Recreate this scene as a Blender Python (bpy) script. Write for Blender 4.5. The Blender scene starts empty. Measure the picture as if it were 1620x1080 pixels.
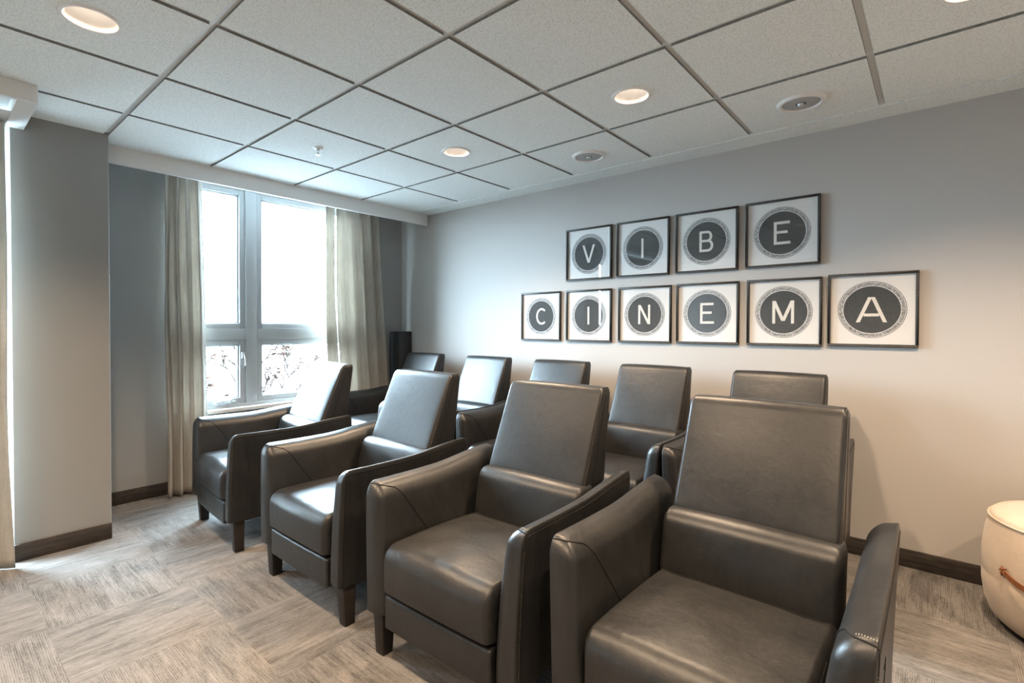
import bpy, bmesh, math, random
from mathutils import Vector, Matrix, noise
random.seed(7)
PI = math.pi
scene = bpy.context.scene
COL = scene.collection

# ------------------------------------------------------------------ camera
YAW, PITCH, ROLL, FPX = -0.7061, 0.0140, 0.0020, 795.8
CAM = Vector((3.2706, -2.5543, 1.2541))
d = Vector((math.sin(YAW)*math.cos(PITCH), math.cos(YAW)*math.cos(PITCH), -math.sin(PITCH)))
r = Vector((math.cos(YAW), -math.sin(YAW), 0)); u = r.cross(d)
r2 = r*math.cos(ROLL)+u*math.sin(ROLL); u2 = -r*math.sin(ROLL)+u*math.cos(ROLL)
cam = bpy.data.cameras.new('camera'); cam_o = bpy.data.objects.new('camera', cam); COL.objects.link(cam_o)
cam_o.matrix_world = Matrix((( r2.x, u2.x, -d.x, CAM.x), (r2.y, u2.y, -d.y, CAM.y), (r2.z, u2.z, -d.z, CAM.z), (0, 0, 0, 1)))
cam.sensor_width = 36; cam.lens = FPX*36/1620; cam.shift_x = 6.61/1620; cam.shift_y = -12.83/1620
cam.clip_start = 0.05
scene.camera = cam_o

# ------------------------------------------------------------------ light and exposure
DAY = 34.0           # overcast daylight outside
LAMP = 42.0         # watts of each ceiling downlight
DAYCOL = (0.62, 0.84, 1.0)
LAMPCOL = (1.0, 0.73, 0.49)
w = bpy.data.worlds.new('sky'); scene.world = w; w.use_nodes = True
_n = w.node_tree.nodes; _l = w.node_tree.links                 # bright overcast above, dimmer snow-pale ground below the horizon
_tc = _n.new('ShaderNodeTexCoord'); _sp = _n.new('ShaderNodeSeparateXYZ'); _mr = _n.new('ShaderNodeMapRange')
_l.new(_tc.outputs['Generated'], _sp.inputs[0]); _l.new(_sp.outputs[2], _mr.inputs['Value'])
_mr.inputs['From Min'].default_value = -.12; _mr.inputs['From Max'].default_value = .10
_mr.inputs['To Min'].default_value = DAY*.12; _mr.inputs['To Max'].default_value = DAY
_n['Background'].inputs['Color'].default_value = (*DAYCOL, 1); _l.new(_mr.outputs[0], _n['Background'].inputs['Strength'])
vs = scene.view_settings
vs.view_transform = 'Standard'; vs.look = 'None'; vs.gamma = 1; vs.use_curve_mapping = False
vs.exposure = 1.87
scene.cycles.max_bounces = 10; scene.cycles.diffuse_bounces = 6; scene.cycles.glossy_bounces = 4
scene.cycles.transparent_max_bounces = 12; scene.cycles.sample_clamp_indirect = 6
scene.cycles.caustics_reflective = False; scene.cycles.caustics_refractive = False

def portal(name, loc, sx, sz):
    l = bpy.data.lights.new(name, 'AREA'); l.shape = 'RECTANGLE'; l.size = sz; l.size_y = sx
    l.cycles.is_portal = True
    o = bpy.data.objects.new(name, l); COL.objects.link(o); o.location = loc
    o.rotation_euler = (0, -PI/2, 0)     # faces +x, into the room
portal('window_portal', (-1.24, -0.51, 1.49), 1.60, 1.90)
portal('window_portal', (-1.24, -3.68, 1.37), 2.56, 2.14)

# ------------------------------------------------------------------ materials
def new_mat(name):
    m = bpy.data.materials.new(name); m.use_nodes = True
    nt = m.node_tree; b = nt.nodes['Principled BSDF']
    return m, nt, b
def N(nt, t, **kw):
    n = nt.nodes.new(t)
    for k, v in kw.items(): setattr(n, k, v)
    return n
def math_n(nt, op, a, b=None, c=None):
    n = N(nt, 'ShaderNodeMath', operation=op)
    for i, x in enumerate((a, b, c)):
        if x is None: continue
        if isinstance(x, (int, float)): n.inputs[i].default_value = x
        else: nt.links.new(x, n.inputs[i])
    return n.outputs[0]
def ramp(nt, fac, stops):
    n = N(nt, 'ShaderNodeValToRGB'); nt.links.new(fac, n.inputs[0])
    e = n.color_ramp.elements
    while len(e) < len(stops): e.new(0.5)
    for el, (p, c) in zip(e, stops): el.position = p; el.color = (*c, 1)
    return n.outputs[0]
def noise_n(nt, scale, detail=3, rough=.5, vec=None, dist=0):
    n = N(nt, 'ShaderNodeTexNoise'); n.inputs['Scale'].default_value = scale
    n.inputs['Detail'].default_value = detail; n.inputs['Roughness'].default_value = rough
    n.inputs['Distortion'].default_value = dist
    if vec is None:
        tc = N(nt, 'ShaderNodeTexCoord'); vec = tc.outputs['Object']
    nt.links.new(vec, n.inputs['Vector'])
    return n.outputs['Fac']
def mapped(nt, scale, rot=(0, 0, 0)):
    tc = N(nt, 'ShaderNodeTexCoord'); mp = N(nt, 'ShaderNodeMapping')
    mp.inputs['Scale'].default_value = scale; mp.inputs['Rotation'].default_value = rot
    nt.links.new(tc.outputs['Object'], mp.inputs['Vector']); return mp.outputs[0]
def bump(nt, b, h, strength, dist=.002, prev=None):
    n = N(nt, 'ShaderNodeBump'); n.inputs['Strength'].default_value = strength; n.inputs['Distance'].default_value = dist
    nt.links.new(h, n.inputs['Height'])
    if prev: nt.links.new(prev, n.inputs['Normal'])
    nt.links.new(n.outputs[0], b.inputs['Normal']); return n.outputs[0]
def plain(name, col, rough=.5, metal=0, spec=.5, var=.06, vscale=8, bumpk=0, bscale=200):
    m, nt, b = new_mat(name)
    f = noise_n(nt, vscale, 4)
    c0 = [max(0, x*(1-var)) for x in col]; c1 = [min(1, x*(1+var)) for x in col]
    nt.links.new(ramp(nt, f, [(.3, c0), (.7, c1)]), b.inputs['Base Color'])
    b.inputs['Roughness'].default_value = rough; b.inputs['Metallic'].default_value = metal
    b.inputs['Specular IOR Level'].default_value = spec
    if bumpk: bump(nt, b, noise_n(nt, bscale, 2), bumpk, .001)
    return m

M = {}
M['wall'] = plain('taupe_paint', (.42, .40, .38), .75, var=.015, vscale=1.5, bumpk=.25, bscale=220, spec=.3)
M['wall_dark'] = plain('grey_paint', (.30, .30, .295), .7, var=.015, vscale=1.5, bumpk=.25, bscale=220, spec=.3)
M['white'] = plain('white_trim', (.78, .78, .77), .45, var=.01)
M['vinyl'] = plain('window_vinyl', (.42, .44, .45), .35, var=.01)
M['tbar'] = plain('grid_metal', (.66, .67, .66), .4, var=.02)
M['black'] = plain('black_plastic', (.02, .021, .022), .45, var=.1)
M['grille'] = plain('speaker_cloth', (.018, .02, .022), .9, var=.2, vscale=300, bumpk=.5, bscale=500)
M['silver'] = plain('satin_metal', (.55, .55, .54), .3, metal=.8)
M['stitch'] = plain('seam_thread', (.008, .0075, .007), .8, spec=.2)
M['thread'] = plain('pale_thread', (.34, .31, .27), .8)
M['strap'] = plain('brown_strap', (.22, .085, .035), .45, var=.25, vscale=30)
M['bark'] = plain('tree_bark', (.010, .007, .0055), .9, spec=.1, var=.3, vscale=20)
M['leaf'] = plain('tree_bud', (.018, .008, .004), .8, spec=.1, var=.3, vscale=20)
M['leg'] = plain('dark_leg_wood', (.020, .016, .014), .45, spec=.3, var=.25, vscale=20)
M['paper'] = plain('print_paper', (.68, .67, .655), .8, var=.01)
M['letter'] = plain('print_letter', (.66, .63, .58), .8, var=.06, vscale=90)
M['ink'] = plain('print_ink', (.042, .044, .044), .8, var=.25, vscale=120)
M['line'] = plain('print_line', (.08, .08, .085), .8, var=.5, vscale=150)

def m_tile():
    m, nt, b = new_mat('ceiling_tile')
    f = noise_n(nt, 140, 3, .6); g = noise_n(nt, 420, 2, .6)
    s = math_n(nt, 'MULTIPLY_ADD', f, .6, math_n(nt, 'MULTIPLY', g, .4))
    nt.links.new(ramp(nt, s, [(.36, (.60, .63, .62)), (.5, (.82, .85, .835)), (.66, (.90, .92, .91))]), b.inputs['Base Color'])
    b.inputs['Roughness'].default_value = .95; b.inputs['Specular IOR Level'].default_value = .1
    bump(nt, b, s, .5, .002); return m
M['tile'] = m_tile()
M['tile_edge'] = plain('raw_tile_edge', (.27, .285, .275), .95, var=.2, vscale=60, spec=.1)

def m_leather():
    m, nt, b = new_mat('dark_leather')
    big = noise_n(nt, 5, 5, .6)
    st = noise_n(nt, 1.0, 4, .6, mapped(nt, (60, 60, 9)))
    mix = math_n(nt, 'MULTIPLY_ADD', big, .6, math_n(nt, 'MULTIPLY', st, .4))
    nt.links.new(ramp(nt, mix, [(.3, (.009, .0095, .010)), (.7, (.023, .0225, .022))]), b.inputs['Base Color'])
    ro = math_n(nt, 'MULTIPLY_ADD', mix, .26, .25); nt.links.new(ro, b.inputs['Roughness'])
    b.inputs['Specular IOR Level'].default_value = .45
    v = N(nt, 'ShaderNodeTexVoronoi', feature='DISTANCE_TO_EDGE'); v.inputs['Scale'].default_value = 420
    tc = N(nt, 'ShaderNodeTexCoord'); nt.links.new(tc.outputs['Object'], v.inputs['Vector'])
    p = bump(nt, b, v.outputs['Distance'], .35, .0006)
    p = bump(nt, b, noise_n(nt, 14, 4, .6, dist=.6), .35, .004, p)
    bump(nt, b, st, .25, .0015, p); return m
M['leather'] = m_leather()

def m_fabric(name, c0, c1, scale=(260, 260, 260), streak=(5, 5, 60), sheen=.1, transl=0):
    m, nt, b = new_mat(name)
    f = noise_n(nt, 1, 3, .6, mapped(nt, scale)); g = noise_n(nt, 1, 4, .7, mapped(nt, streak)); h = noise_n(nt, 4, 3)
    s = math_n(nt, 'MULTIPLY_ADD', f, .4, math_n(nt, 'MULTIPLY_ADD', g, .35, math_n(nt, 'MULTIPLY', h, .25)))
    col = ramp(nt, s, [(.35, c0), (.65, c1)]); nt.links.new(col, b.inputs['Base Color'])
    b.inputs['Roughness'].default_value = .9; b.inputs['Sheen Weight'].default_value = sheen
    b.inputs['Specular IOR Level'].default_value = .15
    bump(nt, b, f, .5, .0015)
    if transl:
        t = N(nt, 'ShaderNodeBsdfTranslucent'); mx = N(nt, 'ShaderNodeMixShader'); mx.inputs[0].default_value = transl
        nt.links.new(col, t.inputs['Color']); out = nt.nodes['Material Output']
        nt.links.new(b.outputs[0], mx.inputs[1]); nt.links.new(t.outputs[0], mx.inputs[2]); nt.links.new(mx.outputs[0], out.inputs['Surface'])
    return m
M['curtain'] = m_fabric('beige_linen', (.36, .325, .28), (.54, .50, .44), (300, 300, 120), (120, 120, 6), transl=.28)
M['suede'] = m_fabric('tan_suede', (.47, .385, .305), (.60, .505, .415), (300, 300, 300), (12, 12, 12), sheen=.3)

def m_wood():
    m, nt, b = new_mat('dark_wood')
    g = noise_n(nt, 1, 4, .65, mapped(nt, (3, 3, 130)))
    g2 = noise_n(nt, 1, 3, .6, mapped(nt, (14, 14, 60)))
    s = math_n(nt, 'MULTIPLY_ADD', g, .6, math_n(nt, 'MULTIPLY', g2, .4))
    nt.links.new(ramp(nt, s, [(.38, (.018, .015, .013)), (.62, (.055, .044, .037))]), b.inputs['Base Color'])
    b.inputs['Roughness'].default_value = .6; b.inputs['Specular IOR Level'].default_value = .3; return m
M['wood'] = m_wood()

def m_frame():
    m, nt, b = new_mat('distressed_black_frame')
    n1 = noise_n(nt, 160, 3, .7)
    nt.links.new(ramp(nt, n1, [(.0, (.018, .016, .015)), (.60, (.030, .027, .024)), (.67, (.30, .28, .25))]), b.inputs['Base Color'])
    b.inputs['Roughness'].default_value = .5; return m
M['frame'] = m_frame()
M['grille_grey'] = plain('speaker_grille_grey', (.40, .41, .41), .6, var=.1, vscale=200, bumpk=.4, bscale=500)
def m_ring():
    m, nt, b = new_mat('print_ring')
    nt.links.new(ramp(nt, noise_n(nt, 130, 4, .75), [(.36, (.06, .06, .06)), (.5, (.26, .26, .26)), (.64, (.52, .51, .50))]), b.inputs['Base Color'])
    b.inputs['Roughness'].default_value = .8; return m
M['ring'] = m_ring()

def m_glass(name, k):
    m, nt, b = new_mat(name); nt.nodes.remove(b)
    t = N(nt, 'ShaderNodeBsdfTransparent'); g = N(nt, 'ShaderNodeBsdfGlossy'); g.inputs['Roughness'].default_value = .01
    ge = N(nt, 'ShaderNodeNewGeometry'); dt = N(nt, 'ShaderNodeVectorMath', operation='DOT_PRODUCT')
    nt.links.new(ge.outputs['Normal'], dt.inputs[0]); nt.links.new(ge.outputs['Incoming'], dt.inputs[1])
    c_ = math_n(nt, 'ABSOLUTE', dt.outputs['Value']); f_ = math_n(nt, 'MULTIPLY_ADD', math_n(nt, 'POWER', math_n(nt, 'SUBTRACT', 1, c_), 5), 1-k, k)
    # a little unevenness, as in real float glass
    nz = noise_n(nt, 2.0, 2); bp = N(nt, 'ShaderNodeBump'); bp.inputs['Strength'].default_value = .02; bp.inputs['Distance'].default_value = .002
    nt.links.new(nz, bp.inputs['Height']); nt.links.new(bp.outputs[0], g.inputs['Normal'])
    mx = N(nt, 'ShaderNodeMixShader'); nt.links.new(f_, mx.inputs[0])
    nt.links.new(t.outputs[0], mx.inputs[1]); nt.links.new(g.outputs[0], mx.inputs[2])
    nt.links.new(mx.outputs[0], nt.nodes['Material Output'].inputs['Surface']); return m
M['glass'] = m_glass('window_glass', .02)
M['picture_glass'] = m_glass('picture_glass', .035)

def m_carpet():
    m, nt, b = new_mat('carpet_tile')
    tc = N(nt, 'ShaderNodeTexCoord'); sp = N(nt, 'ShaderNodeSeparateXYZ'); nt.links.new(tc.outputs['Object'], sp.inputs[0])
    S = .5
    x, y = sp.outputs[0], sp.outputs[1]
    ix = math_n(nt, 'FLOOR', math_n(nt, 'DIVIDE', x, S)); iy = math_n(nt, 'FLOOR', math_n(nt, 'DIVIDE', math_n(nt, 'ADD', y, .22), S))
    par = math_n(nt, 'MODULO', math_n(nt, 'ABSOLUTE', math_n(nt, 'ADD', ix, iy)), 2)
    def mixv(a, c):
        return math_n(nt, 'ADD', math_n(nt, 'MULTIPLY', a, math_n(nt, 'SUBTRACT', 1, par)), math_n(nt, 'MULTIPLY', c, par))
    U, V = mixv(x, y), mixv(y, x)
    def lay(su, sv, det, rg):
        cb = N(nt, 'ShaderNodeCombineXYZ'); nt.links.new(math_n(nt, 'MULTIPLY', U, su), cb.inputs[0]); nt.links.new(math_n(nt, 'MULTIPLY', V, sv), cb.inputs[1])
        nt.links.new(math_n(nt, 'ADD', math_n(nt, 'MULTIPLY', ix, 3.7), math_n(nt, 'MULTIPLY', iy, 9.1)), cb.inputs[2])
        return noise_n(nt, 1, det, rg, cb.outputs[0])
    a = lay(8, 190, 2, .6); c = lay(55, 230, 2, .6); cl = lay(6, 16, 3, .6); e = lay(2.5, 40, 2, .5); g = noise_n(nt, 420, 2)
    cl2 = math_n(nt, 'MULTIPLY', math_n(nt, 'SUBTRACT', cl, .5), .30)
    ln = math_n(nt, 'MULTIPLY_ADD', math_n(nt, 'SINE', math_n(nt, 'MULTIPLY_ADD', V, 2*PI/.0066, math_n(nt, 'MULTIPLY', a, 3))), .5, .5)
    s = math_n(nt, 'ADD', math_n(nt, 'MULTIPLY', ln, .09), math_n(nt, 'ADD', math_n(nt, 'MULTIPLY', a, .30), math_n(nt, 'ADD', math_n(nt, 'MULTIPLY', c, .25), math_n(nt, 'ADD', cl2, math_n(nt, 'ADD', math_n(nt, 'MULTIPLY', e, .17), math_n(nt, 'MULTIPLY', g, .19))))))
    nt.links.new(ramp(nt, s, [(.34, (.038, .035, .032)), (.45, (.122, .113, .104)), (.55, (.190, .177, .165)), (.68, (.27, .253, .238))]), b.inputs['Base Color'])
    b.inputs['Roughness'].default_value = .95; b.inputs['Specular IOR Level'].default_value = .1; b.inputs['Sheen Weight'].default_value = .15
    bump(nt, b, s, .8, .003); return m
M['carpet'] = m_carpet()

def m_emit(name, col, s):
    m, nt, b = new_mat(name); b.inputs['Emission Color'].default_value = (*col, 1); b.inputs['Emission Strength'].default_value = s
    b.inputs['Base Color'].default_value = (.8, .8, .8, 1); return m
M['lens'] = m_emit('lamp_lens', (1, .90, .78), 2.2)
M['refl'] = plain('lamp_reflector', (.50, .47, .44), .4)
M['baffle'] = plain('lamp_baffle', (.45, .38, .32), .6)

# ------------------------------------------------------------------ object helpers
def link(name, me, parent=None, mats=None, smooth=True, angle=40):
    o = bpy.data.objects.new(name, me); COL.objects.link(o)
    if parent: o.parent = parent
    for k in (mats or []): me.materials.append(M[k])
    if smooth:
        for p in me.polygons: p.use_smooth = True
        try: me.set_sharp_from_angle(angle=math.radians(angle))
        except Exception: pass
    return o
def thing(name, label, cat, loc=(0, 0, 0), rz=0, group=None):
    o = bpy.data.objects.new(name, None); COL.objects.link(o); o.empty_display_size = .1
    o.location = loc; o.rotation_euler = (0, 0, rz); tag(o, label, cat, group); return o
def tag(o, label=None, cat=None, group=None, kind=None):
    if label: o['label'] = label
    if cat: o['category'] = cat
    if group: o['group'] = group
    if kind: o['kind'] = kind
    return o
class G:                                             # raw mesh collector
    def __init__(s): s.v = []; s.f = []; s.m = []
    def add(s, vs, fs, mi=0):
        b = len(s.v); s.v += [tuple(v) for v in vs]; s.f += [tuple(i+b for i in f) for f in fs]; s.m += [mi]*len(fs); return s
    def box(s, x0, x1, y0, y1, z0, z1, mi=0):
        vs = [(x, y, z) for x in (x0, x1) for y in (y0, y1) for z in (z0, z1)]
        return s.add(vs, [(0, 1, 3, 2), (4, 6, 7, 5), (0, 4, 5, 1), (2, 3, 7, 6), (0, 2, 6, 4), (1, 5, 7, 3)], mi)
    def tube(s, pts, rad, n=8, mi=0, cap=True, rads=None):
        pts = [Vector(p) for p in pts]; vs = []; fs = []; up = None
        for i, p in enumerate(pts):
            t = (pts[min(i+1, len(pts)-1)]-pts[max(i-1, 0)]).normalized()
            if up is None or abs(t.dot(up)) > .98: up = Vector((0, 0, 1)) if abs(t.z) < .9 else Vector((1, 0, 0))
            a = t.cross(up).normalized(); b = a.cross(t).normalized(); up = b
            rr = rads[i] if rads else rad
            vs += [p+(a*math.cos(2*PI*k/n)+b*math.sin(2*PI*k/n))*rr for k in range(n)]
        for i in range(len(pts)-1):
            for k in range(n):
                fs.append((i*n+k, i*n+(k+1) % n, (i+1)*n+(k+1) % n, (i+1)*n+k))
        if cap: fs.append(tuple(range(n-1, -1, -1))); fs.append(tuple((len(pts)-1)*n+k for k in range(n)))
        return s.add(vs, fs, mi)
    def lathe(s, prof, n=48, c=(0, 0, 0), mi=0, mis=None, close=False):
        vs = []; fs = []; ms = []
        for (rr, z) in prof: vs += [(c[0]+rr*math.cos(2*PI*k/n), c[1]+rr*math.sin(2*PI*k/n), c[2]+z) for k in range(n)]
        for i in range(len(prof)-1):
            for k in range(n): fs.append((i*n+k, i*n+(k+1) % n, (i+1)*n+(k+1) % n, (i+1)*n+k)); ms.append(mis[i] if mis else mi)
        if close: fs.append(tuple(range(n-1, -1, -1))); fs.append(tuple((len(prof)-1)*n+k for k in range(n))); ms += [mi, mi]
        b = len(s.v); s.v += vs; s.f += [tuple(i+b for i in f) for f in fs]; s.m += ms; return s
    def mesh(s, name, fix=True):
        me = bpy.data.meshes.new(name); me.from_pydata([tuple(v) for v in s.v], [], s.f)
        me.polygons.foreach_set('material_index', s.m)
        if fix:
            bm = bmesh.new(); bm.from_mesh(me); bmesh.ops.recalc_face_normals(bm, faces=bm.faces); bm.to_mesh(me); bm.free()
        me.update(); return me
    def build(s, name, mats, parent=None, smooth=False, angle=40, fix=True):
        return link(name, s.mesh(name, fix), parent, mats, smooth, angle)
def bevel_obj(o, w, seg=2, angle=.6):
    me = o.data; bm = bmesh.new(); bm.from_mesh(me)
    bmesh.ops.remove_doubles(bm, verts=bm.verts, dist=1e-6)
    ed = [e for e in bm.edges if len(e.link_faces) == 2 and e.calc_face_angle(0) > angle]
    bmesh.ops.bevel(bm, geom=ed, offset=w, segments=seg, affect='EDGES', profile=.5, clamp_overlap=True)
    bm.to_mesh(me); bm.free()
    for p in me.polygons: p.use_smooth = True
    me.set_sharp_from_angle(angle=math.radians(35))
    return o

# softly upholstered block: rounded box with a radius per side, pushed through a warp function
class Soft:
    def __init__(s, x0, x1, y0, y1, z0, z1, rad, warp=None):
        s.lo = (x0, y0, z0); s.hi = (x1, y1, z1); s.rad = rad; s.warp = warp
    def map(s, p):
        q = []; dd = []; rv = []
        for a in range(3):
            rl, rh = s.rad[a]
            lo, hi = s.lo[a]+rl, s.hi[a]-rh
            c = min(max(p[a], lo), hi); q.append(c)
            rr = rl if p[a] < lo else rh
            rv.append(rr); dd.append((p[a]-c)/rr if rr > 0 and p[a] != c else 0)
        L = math.sqrt(sum(x*x for x in dd)); mxx = max(abs(x) for x in dd)
        if L > 1e-9: dd = [x/L*1.0 if mxx > .999 else x/L*mxx for x in dd]
        o = Vector([q[a]+dd[a]*rv[a] for a in range(3)])
        return s.warp(o) if s.warp else o
    def axis(s, a, n):
        rl, rh = s.rad[a]; lo, hi = s.lo[a], s.hi[a]; k = 5
        c = [lo+rl*(1-math.tan(PI/4*(k-i)/k)) for i in range(k)]
        m = [lo+rl+(hi-rh-lo-rl)*i/n for i in range(n+1)]
        e = [hi-rh*(1-math.tan(PI/4*(i+1)/k)) for i in range(k)]
        return c+m+e
    def into(s, g, n=(8, 8, 8), mi=0):
        A = [s.axis(a, n[a]) for a in range(3)]; S = [len(x) for x in A]; idx = {}; vs = []; fs = []
        def vid(i, j, k):
            if (i, j, k) not in idx: idx[(i, j, k)] = len(vs); vs.append(s.map((A[0][i], A[1][j], A[2][k])))
            return idx[(i, j, k)]
        for a in range(3):
            b, c = (a+1) % 3, (a+2) % 3
            for side in (0, S[a]-1):
                for i in range(S[b]-1):
                    for j in range(S[c]-1):
                        quad = []
                        for (di, dj) in ((0, 0), (1, 0), (1, 1), (0, 1)):
                            t = [0, 0, 0]; t[a] = side; t[b] = i+di; t[c] = j+dj; quad.append(vid(*t))
                        if side == 0: quad.reverse()
                        fs.append(tuple(quad))
        g.add(vs, fs, mi); return s
    def path(s, pts, n=12, off=.0):
        out = []
        for a, b in zip(pts[:-1], pts[1:]):
            for i in range(n): out.append(s.map(Vector(a).lerp(Vector(b), i/n)))
        out.append(s.map(Vector(pts[-1]))); return out
    def dashes(s, g, a, b, n, wdir, L=.004, rad=.0007, mi=2):
        for i in range(n):
            p = Vector(a).lerp(Vector(b), (i+.5)/n); q = s.map(p); w_ = Vector(wdir)*L
            g.tube([q-w_, q+w_], rad, 4, mi)
def sm(a, b, t):
    t = min(max((t-a)/(b-a), 0), 1); return t*t*(3-2*t)

# ------------------------------------------------------------------ room shell
H = 2.37
floor = G().box(-1.30, 5.30, -5.20, .95, -.10, 0).build('floor', ['carpet']); tag(floor, kind='structure')
wb = G().box(-1.28, 5.30, .80, .95, 0, 2.62).build('wall_back', ['wall']); tag(wb, kind='structure')
wr = G().box(5.15, 5.30, -5.20, .80, 0, 2.62).build('wall_right', ['wall']); tag(wr, kind='structure')
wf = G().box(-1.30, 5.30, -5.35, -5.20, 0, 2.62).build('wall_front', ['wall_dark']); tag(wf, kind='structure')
def wall_hole(g, y0, y1, hy0, hy1, hz0, hz1, x0, x1, ztop=2.62):
    g.box(x0, x1, y0, hy0, 0, ztop); g.box(x0, x1, hy1, y1, 0, ztop)
    g.box(x0, x1, hy0, hy1, 0, hz0); g.box(x0, x1, hy0, hy1, hz1, ztop)
g = G(); wall_hole(g, -1.82, .80, -1.30, .28, .56, 2.43, -1.28, -1.08)
wall_hole(g, -5.06, -2.235, -4.96, -2.40, .30, 2.43, -1.28, -1.08)
g.box(-1.28, -.43, -5.20, -5.06, 0, 2.62)
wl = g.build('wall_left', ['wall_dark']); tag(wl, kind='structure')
g = G(); g.box(-1.28, -.43, -2.235, -1.82, 0, 2.62)
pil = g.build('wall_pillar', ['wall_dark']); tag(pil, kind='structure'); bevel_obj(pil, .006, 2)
# baseboards
def bb(name, *boxes):
    g = G()
    for b_ in boxes: g.box(*b_)
    o = g.build(name, ['wood']); bevel_obj(o, .003, 2); tag(o, kind='structure')
bb('baseboard_back', (-1.08, 5.15, .787, .80, 0, .092))
bb('baseboard_left', (-1.08, -1.067, -1.82, .787, 0, .092), (-1.08, -1.067, -5.06, -2.235, 0, .092))
bb('baseboard_pillar', (-.43, -.417, -2.235, -1.822, 0, .092))
bb('baseboard_right', (5.137, 5.15, -5.20, .787, 0, .092))

# ceiling: lay-in tiles that drop a little below the metal grid
T = .61; GAP = .013
LIGHTS = [(1, -1), (3, -1), (5, -1), (7, -1), (1, -4), (3, -4), (5, -4), (7, -4), (1, -7), (3, -7), (5, -7)]   # tile indices (i, j)
g = G()
def tile(x0, x1, y0, y1, hole=None):
    zb, zt = H, H+.0115
    if hole is None:
        g.box(x0, x1, y0, y1, zb, zt+.004); g.m[-6:] = [1]*6; g.m[-2 if False else -6:] = [1, 1, 1, 1, 0, 1]; return
    cx, cy, rr = hole; n = 48; vs = []; fs = []
    for k in range(n):
        a = 2*PI*k/n+PI/4; c, s_ = math.cos(a), math.sin(a); m = max(abs(c), abs(s_))
        hx, hy = (x1-x0)/2, (y1-y0)/2
        vs += [(cx+rr*c, cy+rr*s_, zb), ((x0+x1)/2+hx*c/m, (y0+y1)/2+hy*s_/m, zb), ((x0+x1)/2+hx*c/m, (y0+y1)/2+hy*s_/m, zt), (cx+rr*c, cy+rr*s_, zt)]
    for k in range(n):
        a, b_ = 4*k, 4*((k+1) % n)
        fs += [(a, b_, b_+1, a+1), (a+1, b_+1, b_+2, a+2), (a, a+3, b_+3, b_)]
    g.add(vs, fs); g.m[-len(fs):] = [0, 1, 1]*n
XL = -.63
xs = [XL]+[i*T for i in range(0, 9)]+[5.15]
for ii in range(len(xs)-1):
    x0 = xs[ii]+(GAP if ii else 0); x1 = xs[ii+1]-(GAP if ii < len(xs)-2 else 0)
    for j in range(-9, 1):
        y0, y1 = j*T+GAP, (j+1)*T-GAP
        if y0 < -5.2: y0 = -5.2
        if ii == 0:
            x0_ = -.43 if y1 < -1.8 else x0
            a0 = x0_
        else: a0 = x0
        li = ii-1
        hole = ((li+.5)*T, (j+.5)*T, .082) if (li, j) in LIGHTS else None
        tile(a0, x1, y0, y1, hole)
g.box(XL, 5.15, T+GAP, .80, H, H+.013)                # perimeter strip against the picture wall
g.box(-1.30, 5.30, -5.35, .95, 2.62, 2.72)              # slab over the plenum
g.box(-1.08, XL-.02, -1.82, .80, 2.47, 2.49)            # ceiling of the window recess
ceil_o = g.build('ceiling', ['tile', 'tile_edge']); tag(ceil_o, kind='structure')
g = G()
for i in range(0, 9): g.box(i*T-.0135, i*T+.0135, -5.2, T+.02, H+.0110, H+.016)
for j in range(-8, 2): g.box(XL if j > -3 else -.43, 5.15, j*T-.0135, j*T+.0135, H+.0106, H+.0165)
grid = g.build('trim_1', ['tbar']); tag(grid, kind='structure')
# valance board in front of the window recess
g = G(); g.box(XL-.026, XL, -1.82, .772, 2.262, 2.47)
v1 = g.build('trim_2', ['white']); bevel_obj(v1, .002, 2); tag(v1, kind='structure')
# curtain box over the second window, ending beside the pillar
g = G(); g.box(.045, .07, -5.06, -2.18, 2.29, H); g.box(-.43, .045, -2.25, -2.18, 2.29, H); g.box(-.43, .045, -5.06, -2.25, 2.36, H)
g.box(-.43, -.18, -5.06, -2.25, 2.29, 2.30)
v2 = g.build('trim_3', ['white']); bevel_obj(v2, .002, 2); tag(v2, kind='structure')
g = G(); g.box(-1.08, -.43, -5.06, -2.235, 2.47, 2.49)
o = g.build('ceiling_recess', ['white']); tag(o, kind='structure')

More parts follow.
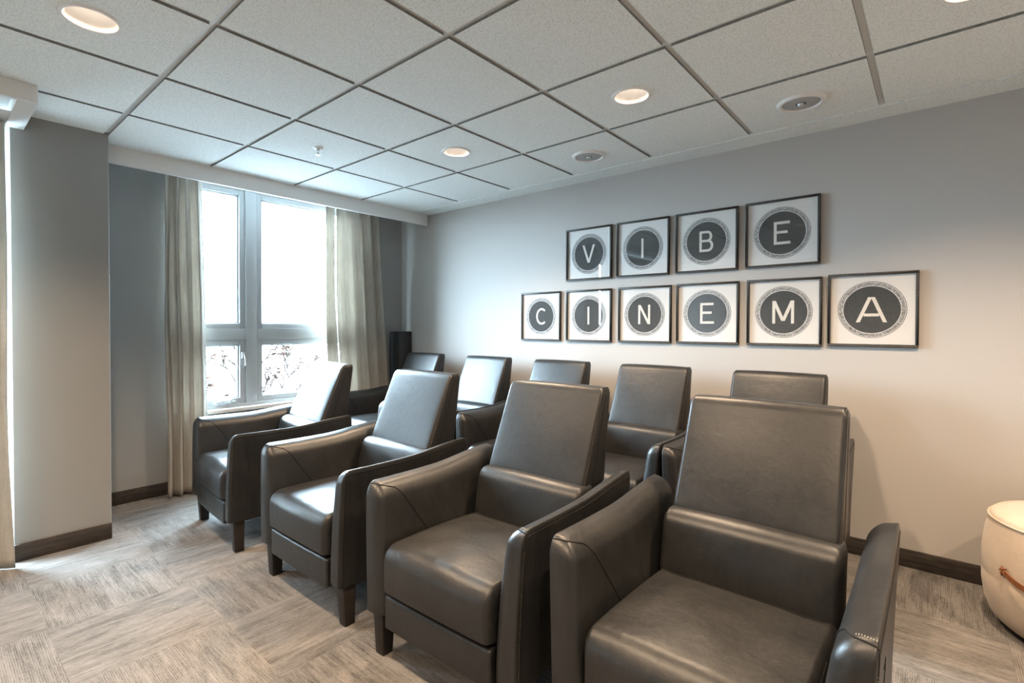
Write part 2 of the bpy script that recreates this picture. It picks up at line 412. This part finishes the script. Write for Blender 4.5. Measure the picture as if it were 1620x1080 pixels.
# ------------------------------------------------------------------ windows
def window(name, y0, y1, z0, z1, ym, zm, handle=True):
    X = -1.16
    root = bpy.data.objects.new(name, None); COL.objects.link(root); root.location = (X, (y0+y1)/2, z0); tag(root, kind='structure')
    oy, oz = (y0+y1)/2, z0
    def L(o): o.location = (-X, -oy, -oz); return o
    g = G(); fw = .055; dx0, dx1 = X-.03, X+.05
    g.box(dx0, dx1, y0, y0+fw, z0, z1); g.box(dx0, dx1, y1-fw, y1, z0, z1)
    g.box(dx0, dx1, y0+fw, y1-fw, z0, z0+fw); g.box(dx0, dx1, y0+fw, y1-fw, z1-fw, z1)
    g.box(dx0, dx1, ym-.045, ym+.045, z0+fw, z1-fw)
    g.box(dx0, dx1, y0+fw, ym-.045, zm-.045, zm+.045); g.box(dx0, dx1, ym+.045, y1-fw, zm-.045, zm+.045)
    o = L(g.build('window_frame', ['vinyl'], root)); bevel_obj(o, .004, 2)
    for (a, b_) in ((y0+fw, ym-.045), (ym+.045, y1-fw)):
        for (c, e) in ((z0+fw, zm-.045), (zm+.045, z1-fw)):
            sw = .045; g = G(); q0, q1 = X-.018, X+.036
            g.box(q0, q1, a, a+sw, c, e); g.box(q0, q1, b_-sw, b_, c, e); g.box(q0, q1, a+sw, b_-sw, c, c+sw); g.box(q0, q1, a+sw, b_-sw, e-sw, e)
            s = .010; a2, b2, c2, e2 = a+sw, b_-sw, c+sw, e-sw        # glazing bead
            g.box(q0, q1-.018, a2, a2+s, c2, e2); g.box(q0, q1-.018, b2-s, b2, c2, e2); g.box(q0, q1-.018, a2+s, b2-s, c2, c2+s); g.box(q0, q1-.018, a2+s, b2-s, e2-s, e2)
            so = L(g.build('sash', ['vinyl'], root)); bevel_obj(so, .003, 2)
            pg = G().box(X-.004, X+.002, a2+s*.5, b2-s*.5, c2+s*.5, e2-s*.5).build('pane', ['glass'], so)
    if handle:
        g = G(); g.box(X+.036, X+.060, ym-.080, ym-.050, zm-.20, zm-.15)                     # sash lock
        g.tube([(X+.058, ym-.065, zm-.16), (X+.075, ym-.062, zm-.20), (X+.078, ym-.060, zm-.26)], .006, 8)
        L(g.build('latch', ['vinyl'], root, True))
        g = G(); g.box(X+.036, X+.062, ym-.27, ym-.13, z0+fw+.002, z0+fw+.022)                  # crank
        g.tube([(X+.06, ym-.16, z0+fw+.015), (X+.080, ym-.18, z0+fw+.035), (X+.082, ym-.26, z0+fw+.030), (X+.085, ym-.30, z0+fw+.02)], .007, 8)
        L(g.build('crank_handle', ['vinyl'], root, True))
    g = G(); g.box(X+.05, -1.050, y0, y1, z0-.002, z0+.028)
    so = L(g.build('window_sill', ['white'], root)); bevel_obj(so, .005, 3)
    return root
window('window_1', -1.30, .28, .56, 2.43, -.735, 1.185)
window('window_2', -4.96, -2.40, .30, 2.43, -3.68, 1.185, False)

# ------------------------------------------------------------------ curtains
def curtain(name, label, yt, yb, xc, amp, folds, z0, z1, phase=0, cuts=None, top_amp=.75, xfl=0, seed=1):
    nu, nv = (150 if folds < 8 else 380), 46; g = G(); vs = []; fs = []; rnd = random.Random(seed)
    wob = [rnd.uniform(-1, 1) for _ in range(16)]
    for j in range(nv+1):
        t = j/nv; z = z1+(z0-z1)*t
        for i in range(nu+1):
            s = i/nu; ya = yt[0]+(yb[0]-yt[0])*t**1.4; yb_ = yt[1]+(yb[1]-yt[1])*t**1.4
            ph = 2*PI*folds*(s+.018*math.sin(5*s+wob[0]*3)*(1+t))+phase
            a = amp*(top_amp+(1-top_amp)*t)*(.8+.3*math.sin(s*7+wob[1]*4))
            wv = math.sin(ph); wv = math.copysign(abs(wv)**.65, wv)
            x = xc+a*wv+xfl*t+.006*math.sin(3*t*PI+s*9)
            y = ya+(yb_-ya)*s+.35*a*math.sin(2*ph)+.004*math.sin(9*t+s*5)
            vs.append((x, y, z))
    W = nu+1
    for j in range(nv):
        for i in range(nu):
            if cuts and any(c0 <= i < c1 for c0, c1 in cuts): continue
            fs.append((j*W+i, j*W+i+1, (j+1)*W+i+1, (j+1)*W+i))
    g.add(vs, fs); me = g.mesh(name, False)
    o = link(name, me, None, ['curtain'], True, 180)
    md = o.modifiers.new('thick', 'SOLIDIFY'); md.thickness = .004; md.offset = 0
    tag(o, label, 'curtain'); return o
curtain('curtain', 'beige linen curtain hanging to the floor between the pillar recess and the window', (-1.415, -1.150), (-1.400, -1.105), -.955, .042, 3.6, .012, 2.44, 1.0, seed=3)
curtain('curtain', 'beige linen curtain flaring out by the room corner, beside the black loudspeaker', (-.155, .430), (-.110, .590), -.995, .036, 5.2, .012, 2.44, .4, cuts=[(26, 28)], seed=5)
curtain('curtain', 'beige curtain at the picture edge, hanging under the white curtain box past the pillar', (-4.60, -2.262), (-4.60, -2.238), -.340, .045, 14.5, .006, 2.292, 2.0, seed=9, xfl=-.02)

# ------------------------------------------------------------------ recliner
def make_chair(label, cat='armchair'):
    root = thing('recliner', label, cat, group='matching dark leather recliners')
    LM = ['leather', 'stitch', 'thread']
    # armrests
    for sgn in (-1, 1):
        def warp(p, sgn=sgn):
            x, y, z = p; t = (z-.15)/.5
            tt = max(t, 0); xo = .362+.018*tt**1.5; xi = .262+.042*tt**1.8; thick = xo-xi
            cx = (xo+xi)/2
            X = cx+(x/.094)*thick
            rise = -.003*math.sin(PI*min(y/.5, 1))+.024*sm(.34, .72, y)
            Z = z+rise*max(t, 0)**2
            Y = y+.012*max(t, 0)**3*(1-sm(0, .3, y))
            Z -= .016*max(t, 0)**4*(.047-x)/.094
            X += .004*math.sin(PI*min(max(t, 0), 1))*(1 if x < 0 else 0)*math.sin(PI*min(y/.7, 1))*-1
            return Vector((sgn*X, Y, Z))
        S = Soft(-.047, .047, 0, .725, .168, .662, ((.054, .010), (.040, .022), (.012, .055)), warp)
        g = G(); S.into(g, (4, 22, 14))
        g.tube(S.path([(.044, .010, .662), (-.010, .030, .662), (-.047, .085, .662), (-.047, .130, .600), (-.047, .245, .42)], 10), .0021, 6, 1)
        g.tube(S.path([(.047, .012, .652), (.047, .70, .652)], 30), .0018, 6, 1)
        g.tube(S.path([(.047, .012, .652), (.047, .012, .18)], 16), .0016, 6, 1)
        S.dashes(g, (.046, .004, .60), (.046, .004, .20), 60, (sgn*.4, -.1, 0), .006)
        S.dashes(g, (.040, .026, .662), (-.010, .044, .662), 8, (0, 1, 0), .003)
        # dark pocket seam on the outer face
        g.tube(S.path([(.047, .20, .52), (.047, .235, .53), (.047, .25, .50), (.047, .25, .25)], 8), .0016, 6, 1)
        o = g.build('armrest', LM, root, True, 60)
    # seat cushion
    def wseat(p):
        x, y, z = p; a = 1-(x/.262)**2; t = (y+.012)/.52
        Z = z+(.020*max(a, 0)**.8*math.sin(PI*min(max(t*.95+.05, 0), 1))**.7 if z > .34 else 0)
        Z += -.010*sm(.5, 1, t) if z > .34 else 0
        Y = y-(.014*max(a, 0)*math.sin(PI*min(max((z-.27)/.19, 0), 1)) if y < .1 else 0)
        Z += .004*noise.noise(Vector((x*9, y*9, 0))) if z > .34 else 0
        return Vector((x, Y, Z))
    S = Soft(-.262, .262, -.006, .515, .272, .450, ((.026, .026), (.055, .02), (.018, .055)), wseat)
    g = G(); S.into(g, (16, 16, 6))
    for sx in (-1, 1): g.tube(S.path([(sx*.262, .035, .285), (sx*.262, .010, .375), (sx*.262, .03, .425), (sx*.262, .30, .442)], 8), .0014, 6, 1)
    g.build('seat_cushion', LM, root, True, 70)
    # footrest panel
    S = Soft(-.257, .257, .006, .050, .142, .266, ((.010, .010), (.010, .008), (.010, .012)),
             lambda p: Vector((p.x, p.y-.004*(1-(p.x/.26)**2), p.z)))
    g = G(); S.into(g, (10, 3, 5)); g.build('footrest', LM, root, True, 70)
    # lower back cushion
    def wl_(p):
        x, y, z = p; a = max(1-(x/.262)**2, 0); t = min(max((z-.42)/.22, 0), 1)
        lean = .045*(t)
        Y = y+lean-(.016*a**.6*math.sin(PI*t)**.8 if y < .54 else 0)
        return Vector((x, Y, z+.006*a*(1 if z > .55 else 0)))
    S = Soft(-.262, .262, .478, .60, .415, .628, ((.022, .022), (.040, .02), (.02, .040)), wl_)
    g = G(); S.into(g, (16, 4, 8))
    for sx in (-1, 1): g.tube(S.path([(sx*.262, .490, .44), (sx*.262, .490, .60), (sx*.25, .50, .628)], 8), .0014, 6, 1)
    g.build('lower_back_cushion', LM, root, True, 70)
    # upper back: a wedge, upright behind and reclined in front
    def wb_(p):
        x, y, z = p; t = (z-.606)/.390; rear = .757+.055*t; th = .197+(.080-.197)*t
        u_ = (y-.54)/.16
        Y = rear-th*(1-u_)
        a = max(1-(x/.246)**2, 0)
        if u_ < .5: Y -= .008*a**.7*math.sin(PI*min(max(t, 0), 1))**.6
        return Vector((x*(1-.02*t), Y, z+.004*a*sm(.8, 1, t)))
    S = Soft(-.250, .250, .54, .70, .606, .996, ((.016, .016), (.034, .034), (.014, .030)), wb_)
    g = G(); S.into(g, (14, 6, 14))
    for sx in (-1, 1):
        g.tube(S.path([(sx*.250, .550, .62), (sx*.250, .556, .98), (sx*.250, .60, 1.0)], 14), .0016, 6, 1)
        S.dashes(g, (sx*.250, .550, .62), (sx*.250, .556, .985), 54, (0, 1, 0), .0045)
        g.tube(S.path([(sx*.250, .600, .62), (sx*.250, .612, .97)], 14), .0013, 6, 1)
        g.tube(S.path([(sx*.240, .565, 1.0), (sx*.240, .69, 1.0)], 8), .0014, 6, 1)
    g.build('backrest', LM, root, True, 70)
    # inner shell behind the cushions
    S = Soft(-.244, .244, .56, .742, .168, .625, ((.01, .01), (.01, .015), (.01, .01)))
    g = G(); S.into(g, (4, 3, 4)); g.build('back_panel', LM, root, True, 60)
    g = G(); g.box(-.258, .258, .055, .56, .165, .280); g.build('base_frame', ['stitch'], root)
    for (x, y) in ((-.324, .056), (.324, .056), (-.324, .675), (.324, .675)):
        g = G(); a, b_ = .030, .023; oy = .004 if y < .3 else -.002
        vs = [(x+sx*a, y+sy*a, .170) for sx in (-1, 1) for sy in (-1, 1)]+[(x+sx*b_+(.004 if x > 0 else -.004), y+oy+sy*b_, 0) for sx in (-1, 1) for sy in (-1, 1)]
        g.add(vs, [(0, 1, 3, 2), (4, 6, 7, 5), (0, 4, 5, 1), (2, 3, 7, 6), (0, 2, 6, 4), (1, 5, 7, 3)])
        bevel_obj(g.build('leg', ['leg'], root), .003, 2)
    return root
def copy_tree(o, parent=None):
    c = o.copy(); COL.objects.link(c)
    if parent: c.parent = parent
    for ch in list(o.children): copy_tree(ch, c)
    return c
chair0 = make_chair('x')
D = math.radians
SPOTS = [
 (-.012, -1.443, -4, 'dark leather recliner at the window end of the front row, by the floor-length curtain'),
 (1.062, -1.450, 0, 'dark leather recliner, second from the window in the front row'),
 (1.992, -1.450, 1.5, 'dark leather recliner, third from the window in the front row'),
 (2.818, -1.415, 0, 'dark leather recliner ending the front row, whole broad backrest in view, near the ottoman'),
 (-.455, -.165, 0, 'dark leather recliner in the corner of the back row, beside the black loudspeaker'),
 (.360, -.160, 0, 'dark leather recliner, second from the corner in the back row'),
 (1.112, -.160, 0, 'dark leather recliner, third from the corner in the back row, under the C print'),
 (1.850, -.155, 0, 'dark leather recliner, fourth in the back row, below the N and E prints'),
 (2.592, -.160, 0, 'dark leather recliner ending the back row, only its backrest top showing, under the M print'),
]
for i, (x, y, a, lab) in enumerate(SPOTS):
    c = chair0 if i == 0 else copy_tree(chair0)
    ra = D(a); c.rotation_euler = (0, 0, ra)
    # (x, y) is the middle of the front edge
    c.location = (x, y, 0); c['label'] = lab
    if i > 3: c.scale = (.966, 1, 1)
    c['group'] = 'dark leather recliners in the front row' if i < 4 else 'dark leather recliners in the back row'

# ------------------------------------------------------------------ framed letter prints
def letter_polys(ch):
    h = .068; w_ = .0155; P = []
    def bar(x0, x1, y0, y1): P.append([(x0, y0), (x1, y0), (x1, y1), (x0, y1)])
    def slant(xb, xt, yb=-h, yt=h, ww=.0175): P.append([(xb-ww/2, yb), (xb+ww/2, yb), (xt+ww/2, yt), (xt-ww/2, yt)])
    def arc(cx, cy, rx, ry, a0, a1, n=24, ww=w_):
        for i in range(n):
            A, B = D(a0+(a1-a0)*i/n), D(a0+(a1-a0)*(i+1)/n)
            P.append([(cx+(rx-ww)*math.cos(A), cy+(ry-ww)*math.sin(A)), (cx+rx*math.cos(A), cy+ry*math.sin(A)),
                      (cx+rx*math.cos(B), cy+ry*math.sin(B)), (cx+(rx-ww)*math.cos(B), cy+(ry-ww)*math.sin(B))])
    if ch == 'V': slant(0, -.046); slant(0, .046)
    elif ch == 'I': bar(-w_/2, w_/2, -h, h)
    elif ch == 'E':
        bar(-.042, -.042+w_, -h, h); bar(-.042, .044, h-w_, h); bar(-.042, .032, -w_/2+.004, w_/2+.004); bar(-.042, .047, -h, -h+w_)
    elif ch == 'B':
        bar(-.042, -.042+w_, -h, h); bar(-.042, .010, h-w_, h); bar(-.042, .012, -w_/2+.003, w_/2+.003); bar(-.042, .012, -h, -h+w_)
        r1 = (h-(-w_/2+.003))/2; arc(.010, h-r1, .030, r1, -90, 90); r2_ = (w_/2+.003+h)/2; arc(.012, -h+r2_, .035, r2_, -90, 90)
    elif ch == 'C': arc(.008, 0, .056, h, 48, 312, 40)
    elif ch == 'N': bar(-.045, -.045+w_, -h, h); bar(.045-w_, .045, -h, h); slant(.036, -.036, ww=.019)
    elif ch == 'M': bar(-.058, -.058+w_, -h, h); bar(.058-w_, .058, -h, h); slant(0, -.049, -.052, h, .019); slant(0, .049, -.052, h, .019)
    elif ch == 'A': slant(-.060, -.006, ww=.018); slant(.060, .006, ww=.018); bar(-.034, .034, -.036, -.036+w_)
    return P
def picture(ch, cx, cz, label, tilt=0):
    root = thing('framed_print', label, 'framed print', (cx, .80, cz), 0, 'framed letter prints on the wall')
    root.rotation_euler = (0, tilt, 0)
    h = .2; f = .0135; y0, y1 = -.019, -.001
    g = G(); g.box(-h, h, y0, y1, h-f, h); g.box(-h, h, y0, y1, -h, -h+f); g.box(-h, -h+f, y0, y1, -h+f, h-f); g.box(h-f, h, y0, y1, -h+f, h-f)
    o = g.build('frame', ['frame'], root); bevel_obj(o, .0012, 2)
    # the print: paper, thin line, worn ring, dark disc - all in one sheet
    g = G(); n = 72; Y = -.006; rad = [.0, .1245, .1275, .1305, .1475, .1500, .1530]; mis = [3, 2, 0, 1, 0, 2]
    vs = []
    def pt(a, R): return (R*math.cos(a), Y, R*math.sin(a))
    for i in range(1, len(rad)):
        ra, rb = rad[i-1], rad[i]
        for k in range(n):
            a, b_ = 2*PI*k/n, 2*PI*(k+1)/n
            if ra == 0: g.add([(0, Y, 0), pt(a, rb), pt(b_, rb)], [(0, 1, 2)], mis[i-1])
            else: g.add([pt(a, ra), pt(a, rb), pt(b_, rb), pt(b_, ra)], [(0, 1, 2, 3)], mis[i-1])
    hh = h-f
    def sq(a): c, s_ = math.cos(a), math.sin(a); m = max(abs(c), abs(s_)); return (hh*c/m, Y, hh*s_/m)
    for k in range(n):
        a, b_ = 2*PI*k/n, 2*PI*(k+1)/n
        g.add([pt(a, rad[-1]), sq(a), sq(b_), pt(b_, rad[-1])], [(0, 1, 2, 3)], 0)
    g.box(-hh, hh, Y+.001, -.002, -hh, hh, 0)
    pr_ = g.build('print', ['paper', 'ring', 'line', 'ink'], root, fix=False)
    g = G()
    for q_, P in enumerate(letter_polys(ch)):
        m = len(P); g.add([(x, Y-.0012-.00003*(q_ % 9), z) for x, z in P]+[(x, Y-.0002, z) for x, z in P], [tuple(range(m)), tuple(range(2*m-1, m-1, -1))]+[(i, (i+1) % m, m+(i+1) % m, m+i) for i in range(m)])
    lo = g.build('letter', ['letter'], pr_, fix=False)
    G().box(-hh, hh, -.0145, -.0130, -hh, hh).build('glass', ['picture_glass'], root)
R1, R2 = 1.812, 1.342
picture('V', 1.230, R1, 'black framed print of the letter V, starting the upper row')
picture('I', 1.672, R1, 'black framed print of the letter I in the upper row, between V and B', .004)
picture('B', 2.116, R1, 'black framed print of the letter B in the upper row')
picture('E', 2.560, R1+.003, 'black framed print of the letter E ending the upper row, above the M', -.003)
picture('C', .775, R2-.005, 'black framed print of the letter C, starting the lower row')
picture('I', 1.230, R2-.004, 'black framed print of the letter I in the lower row, under the V')
picture('N', 1.688, R2-.002, 'black framed print of the letter N in the lower row')
picture('E', 2.124, R2, 'black framed print of the letter E in the lower row, between N and M')
picture('M', 2.572, R2, 'black framed print of the letter M in the lower row')
picture('A', 3.000, R2+.006, 'black framed print of the letter A, ending the lower row by itself')

# ------------------------------------------------------------------ ceiling fixtures
def downlight(i, j, label):
    x, y = (i+.5)*T, (j+.5)*T
    root = thing('downlight', label, 'ceiling light', (x, y, H), 0, 'round recessed downlights')
    G().lathe([(.076, -.001), (.080, -.005), (.090, -.005), (.0935, -.0005), (.0935, 0.0), (.076, .0)], 64).build('trim_ring', ['white'], root, True, 30)
    G().lathe([(.0765, -.001), (.071, .022), (.060, .056), (.050, .076)], 64).build('reflector', ['refl'], root, True, 60)
    G().lathe([(.0565, .066), (.052, .0655), (.050, .0715)], 64).build('baffle_ring', ['baffle'], root, True, 60)
    G().lathe([(.0005, .072), (.052, .072), (.052, .080), (.0005, .080)], 48).build('lens', ['lens'], root, False)
    l = bpy.data.lights.new('downlight_lamp', 'SPOT'); l.energy = LAMP; l.color = LAMPCOL; l.spot_size = D(128); l.spot_blend = .75; l.shadow_soft_size = .045
    lo = bpy.data.objects.new('downlight_lamp', l); COL.objects.link(lo); lo.parent = root; lo.location = (0, 0, .012)
DL = {(1, -1): 'small round downlight over the back row, towards the window wall', (3, -1): 'round downlight in the ceiling above the B print',
      (5, -1): 'round downlight cut off by the top edge of the picture', (1, -4): 'large round downlight in the ceiling above the pillar side'}
for (i, j) in LIGHTS: downlight(i, j, DL.get((i, j), 'recessed round downlight out of the picture, %s row, %s from the window wall' % ({-1: 'picture-wall', -4: 'middle', -7: 'rear'}[j], {1: 'first', 3: 'second', 5: 'third', 7: 'fourth'}[i])))
def ceiling_speaker(i, j, label):
    root = thing('ceiling_speaker', label, 'ceiling speaker', ((i+.5)*T, (j+.5)*T, H), 0, 'round ceiling speakers')
    G().lathe([(.084, -.004), (.090, -.012), (.102, -.010), (.108, 0), (.084, 0)], 64).build('rim', ['white'], root, True, 30)
    G().lathe([(.0005, -.008), (.03, -.008), (.080, -.006), (.0845, -.003), (.0845, 0)], 64).build('grille', ['grille_grey'], root, True, 50)
    g = G(); g.lathe([(.0005, -.022), (.010, -.020), (.015, -.014), (.0155, -.008)], 24)
    g.build('tweeter', ['silver'], root, True, 60)
    g = G(); g.lathe([(.016, -.0084), (.023, -.0086)], 24); g.build('tweeter_gap', ['black'], root, True, fix=False)
ceiling_speaker(2, 0, 'round ceiling speaker above the V print')
ceiling_speaker(4, 0, 'round ceiling speaker above the upper-row E print')
root = thing('fire_sprinkler', 'small white fire sprinkler head in a ceiling tile', 'sprinkler', (.305, -.915, H))
G().lathe([(.0005, -.010), (.012, -.010), (.028, -.005), (.033, 0)], 32).build('escutcheon', ['white'], root, True, 50)
g = G(); g.lathe([(.009, -.010), (.009, -.022), (.0005, -.022)], 16)
g.tube([(-.008, 0, -.018), (-.011, 0, -.030), (-.004, 0, -.042)], .0018, 6); g.tube([(.008, 0, -.018), (.011, 0, -.030), (.004, 0, -.042)], .0018, 6)
g.lathe([(.0005, -.042), (.014, -.042), (.014, -.044), (.0005, -.044)], 20); g.tube([(0, 0, -.022), (0, 0, -.040)], .0022, 6)
g.build('sprinkler_body', ['silver'], root, True, 50)

# ------------------------------------------------------------------ loudspeaker in the corner
root = thing('loudspeaker', 'slim black tower loudspeaker in the room corner behind the curtain', 'loudspeaker', (-.968, .705, 0))
o = G().box(-.070, .070, -.080, .080, .03, 1.200).build('cabinet', ['black'], root); bevel_obj(o, .004, 2)
o = G().box(-.064, .064, -.092, -.081, .06, 1.192).build('front_grille', ['grille'], root); bevel_obj(o, .004, 2)
o = G().box(-.075, .075, -.095, .083, 0, .03).build('base', ['black'], root); bevel_obj(o, .004, 2)

# ------------------------------------------------------------------ ottoman
OX, OY = 3.750, .452
root = thing('ottoman', 'round tan suede ottoman with a brown leather handle, against the picture wall', 'ottoman', (OX, OY, 0))
prof = [(.0005, .012), (.22, .012), (.262, .018), (.292, .045), (.312, .10), (.321, .17), (.3215, .215), (.3195, .222), (.3215, .229), (.321, .30), (.312, .365), (.300, .410), (.2985, .418)]
prof = [(a, b if b < .21 else .21+(b-.21)*1.17) for a, b in prof]
G().lathe(prof, 96).build('body', ['suede'], root, True, 30)
G().lathe([(.2985, .452), (.2955, .464), (.285, .473), (.24, .480), (.12, .487), (.0005, .489)], 96).build('top_cushion', ['suede'], root, True, 40)
g = G(); g.tube([(.3005*math.cos(2*PI*k/96), .3005*math.sin(2*PI*k/96), .453) for k in range(97)], .0045, 8); g.build('piping', ['suede'], root, True, 80)
G().lathe([(.0005, 0), (.25, 0), (.25, .014), (.0005, .014)], 48).build('base', ['black'], root, False)
# handle: a strap bowed between two gathered tufts
def rim(a, R, z): return Vector((R*math.cos(D(a)), R*math.sin(D(a)), z))
A0, A1 = 216, 276
hp = []
for k in range(21):
    t = k/20; hp.append(rim(A0+(A1-A0)*t, .324+.028*math.sin(PI*t)**.6, .275-.030*math.sin(PI*t)))
g = G(); vs = []; fs = []
for k, p in enumerate(hp):
    nrm = Vector((p.x, p.y, 0)).normalized(); hw = .011
    for (a, b_) in ((-hw, -.0018), (hw, -.0018), (hw, .0018), (-hw, .0018)): vs.append(p+Vector((0, 0, a))+nrm*b_)
for k in range(20):
    for q in range(4): fs.append((4*k+q, 4*k+(q+1) % 4, 4*k+4+(q+1) % 4, 4*k+4+q))
fs += [(3, 2, 1, 0), (80, 81, 82, 83)]
g.add(vs, fs); hd = g.build('handle', ['strap'], root, True, 40)
g = G()
for A in (A0, A1):
    c = rim(A, .326, .275)
    for k in range(6):
        a = 2*PI*k/6; tdir = Vector((-math.sin(D(A)), math.cos(D(A)), 0))
        e = c+(tdir*math.cos(a)+Vector((0, 0, 1))*math.sin(a))*.020
        mid = (c+e)/2+c.normalized()*.010
        g.tube([c+c.normalized()*.004, mid, e], .004, 6)
g.build('handle_knot', ['strap'], hd, True, 60)

# ------------------------------------------------------------------ bare shrub outside the window
def shrub(x, y, z, label, seed, n, hgt, spread):
    rnd = random.Random(seed)
    root = thing('shrub', label, 'shrub', (x, y, z)); g = G(); lf = G()
    def leaf(p):
        a = rnd.uniform(0, PI); b_ = Vector((math.cos(a), math.sin(a), rnd.uniform(-.5, .5))).normalized(); c = b_.cross(Vector((rnd.random(), rnd.random(), 1))).normalized()
        s = rnd.uniform(.035, .07); lf.add([p, p+b_*s+c*s*.5, p+b_*s*2, p+b_*s-c*s*.5], [(0, 1, 2, 3)])
    def grow(p, dr, L, rad, dep):
        pts = [p]
        for k in range(5):
            dr = (dr+Vector((rnd.uniform(-.25, .25), rnd.uniform(-.25, .25), rnd.uniform(-.12, .2)))).normalized(); pts.append(pts[-1]+dr*L/5)
        g.tube(pts, max(rad, .013), 5, rads=[max(rad, .013)*(1-.12*k) for k in range(6)])
        if dep == 0:
            for q in pts[2:]:
                for _ in range(2): leaf(q+Vector((rnd.uniform(-.03, .03), rnd.uniform(-.03, .03), rnd.uniform(-.03, .03))))
            return
        for k in range(3): 
            grow(pts[rnd.randint(3, 5)], (dr+Vector((rnd.uniform(-.8, .8), rnd.uniform(-.8, .8), rnd.uniform(-.1, .5)))).normalized(), L*.62, rad*.55, dep-1)
    for k in range(n): grow(Vector((rnd.uniform(-.15, .15), rnd.uniform(-.15, .15), 0)), Vector((rnd.uniform(-spread, spread), rnd.uniform(-spread, spread), 1)).normalized(), hgt, .018, 3)
    g.build('branches', ['bark'], root, True, fix=False); lf.build('buds', ['leaf'], root, fix=False)
shrub(-4.6, .30, -1.15, 'bare shrub with brown buds outside, behind the narrow lower window pane', 4, 3, 1.15, .35)
shrub(-5.6, 1.45, -1.15, 'sparse bare shrub outside, behind the wide lower window pane', 11, 1, 1.15, .25)
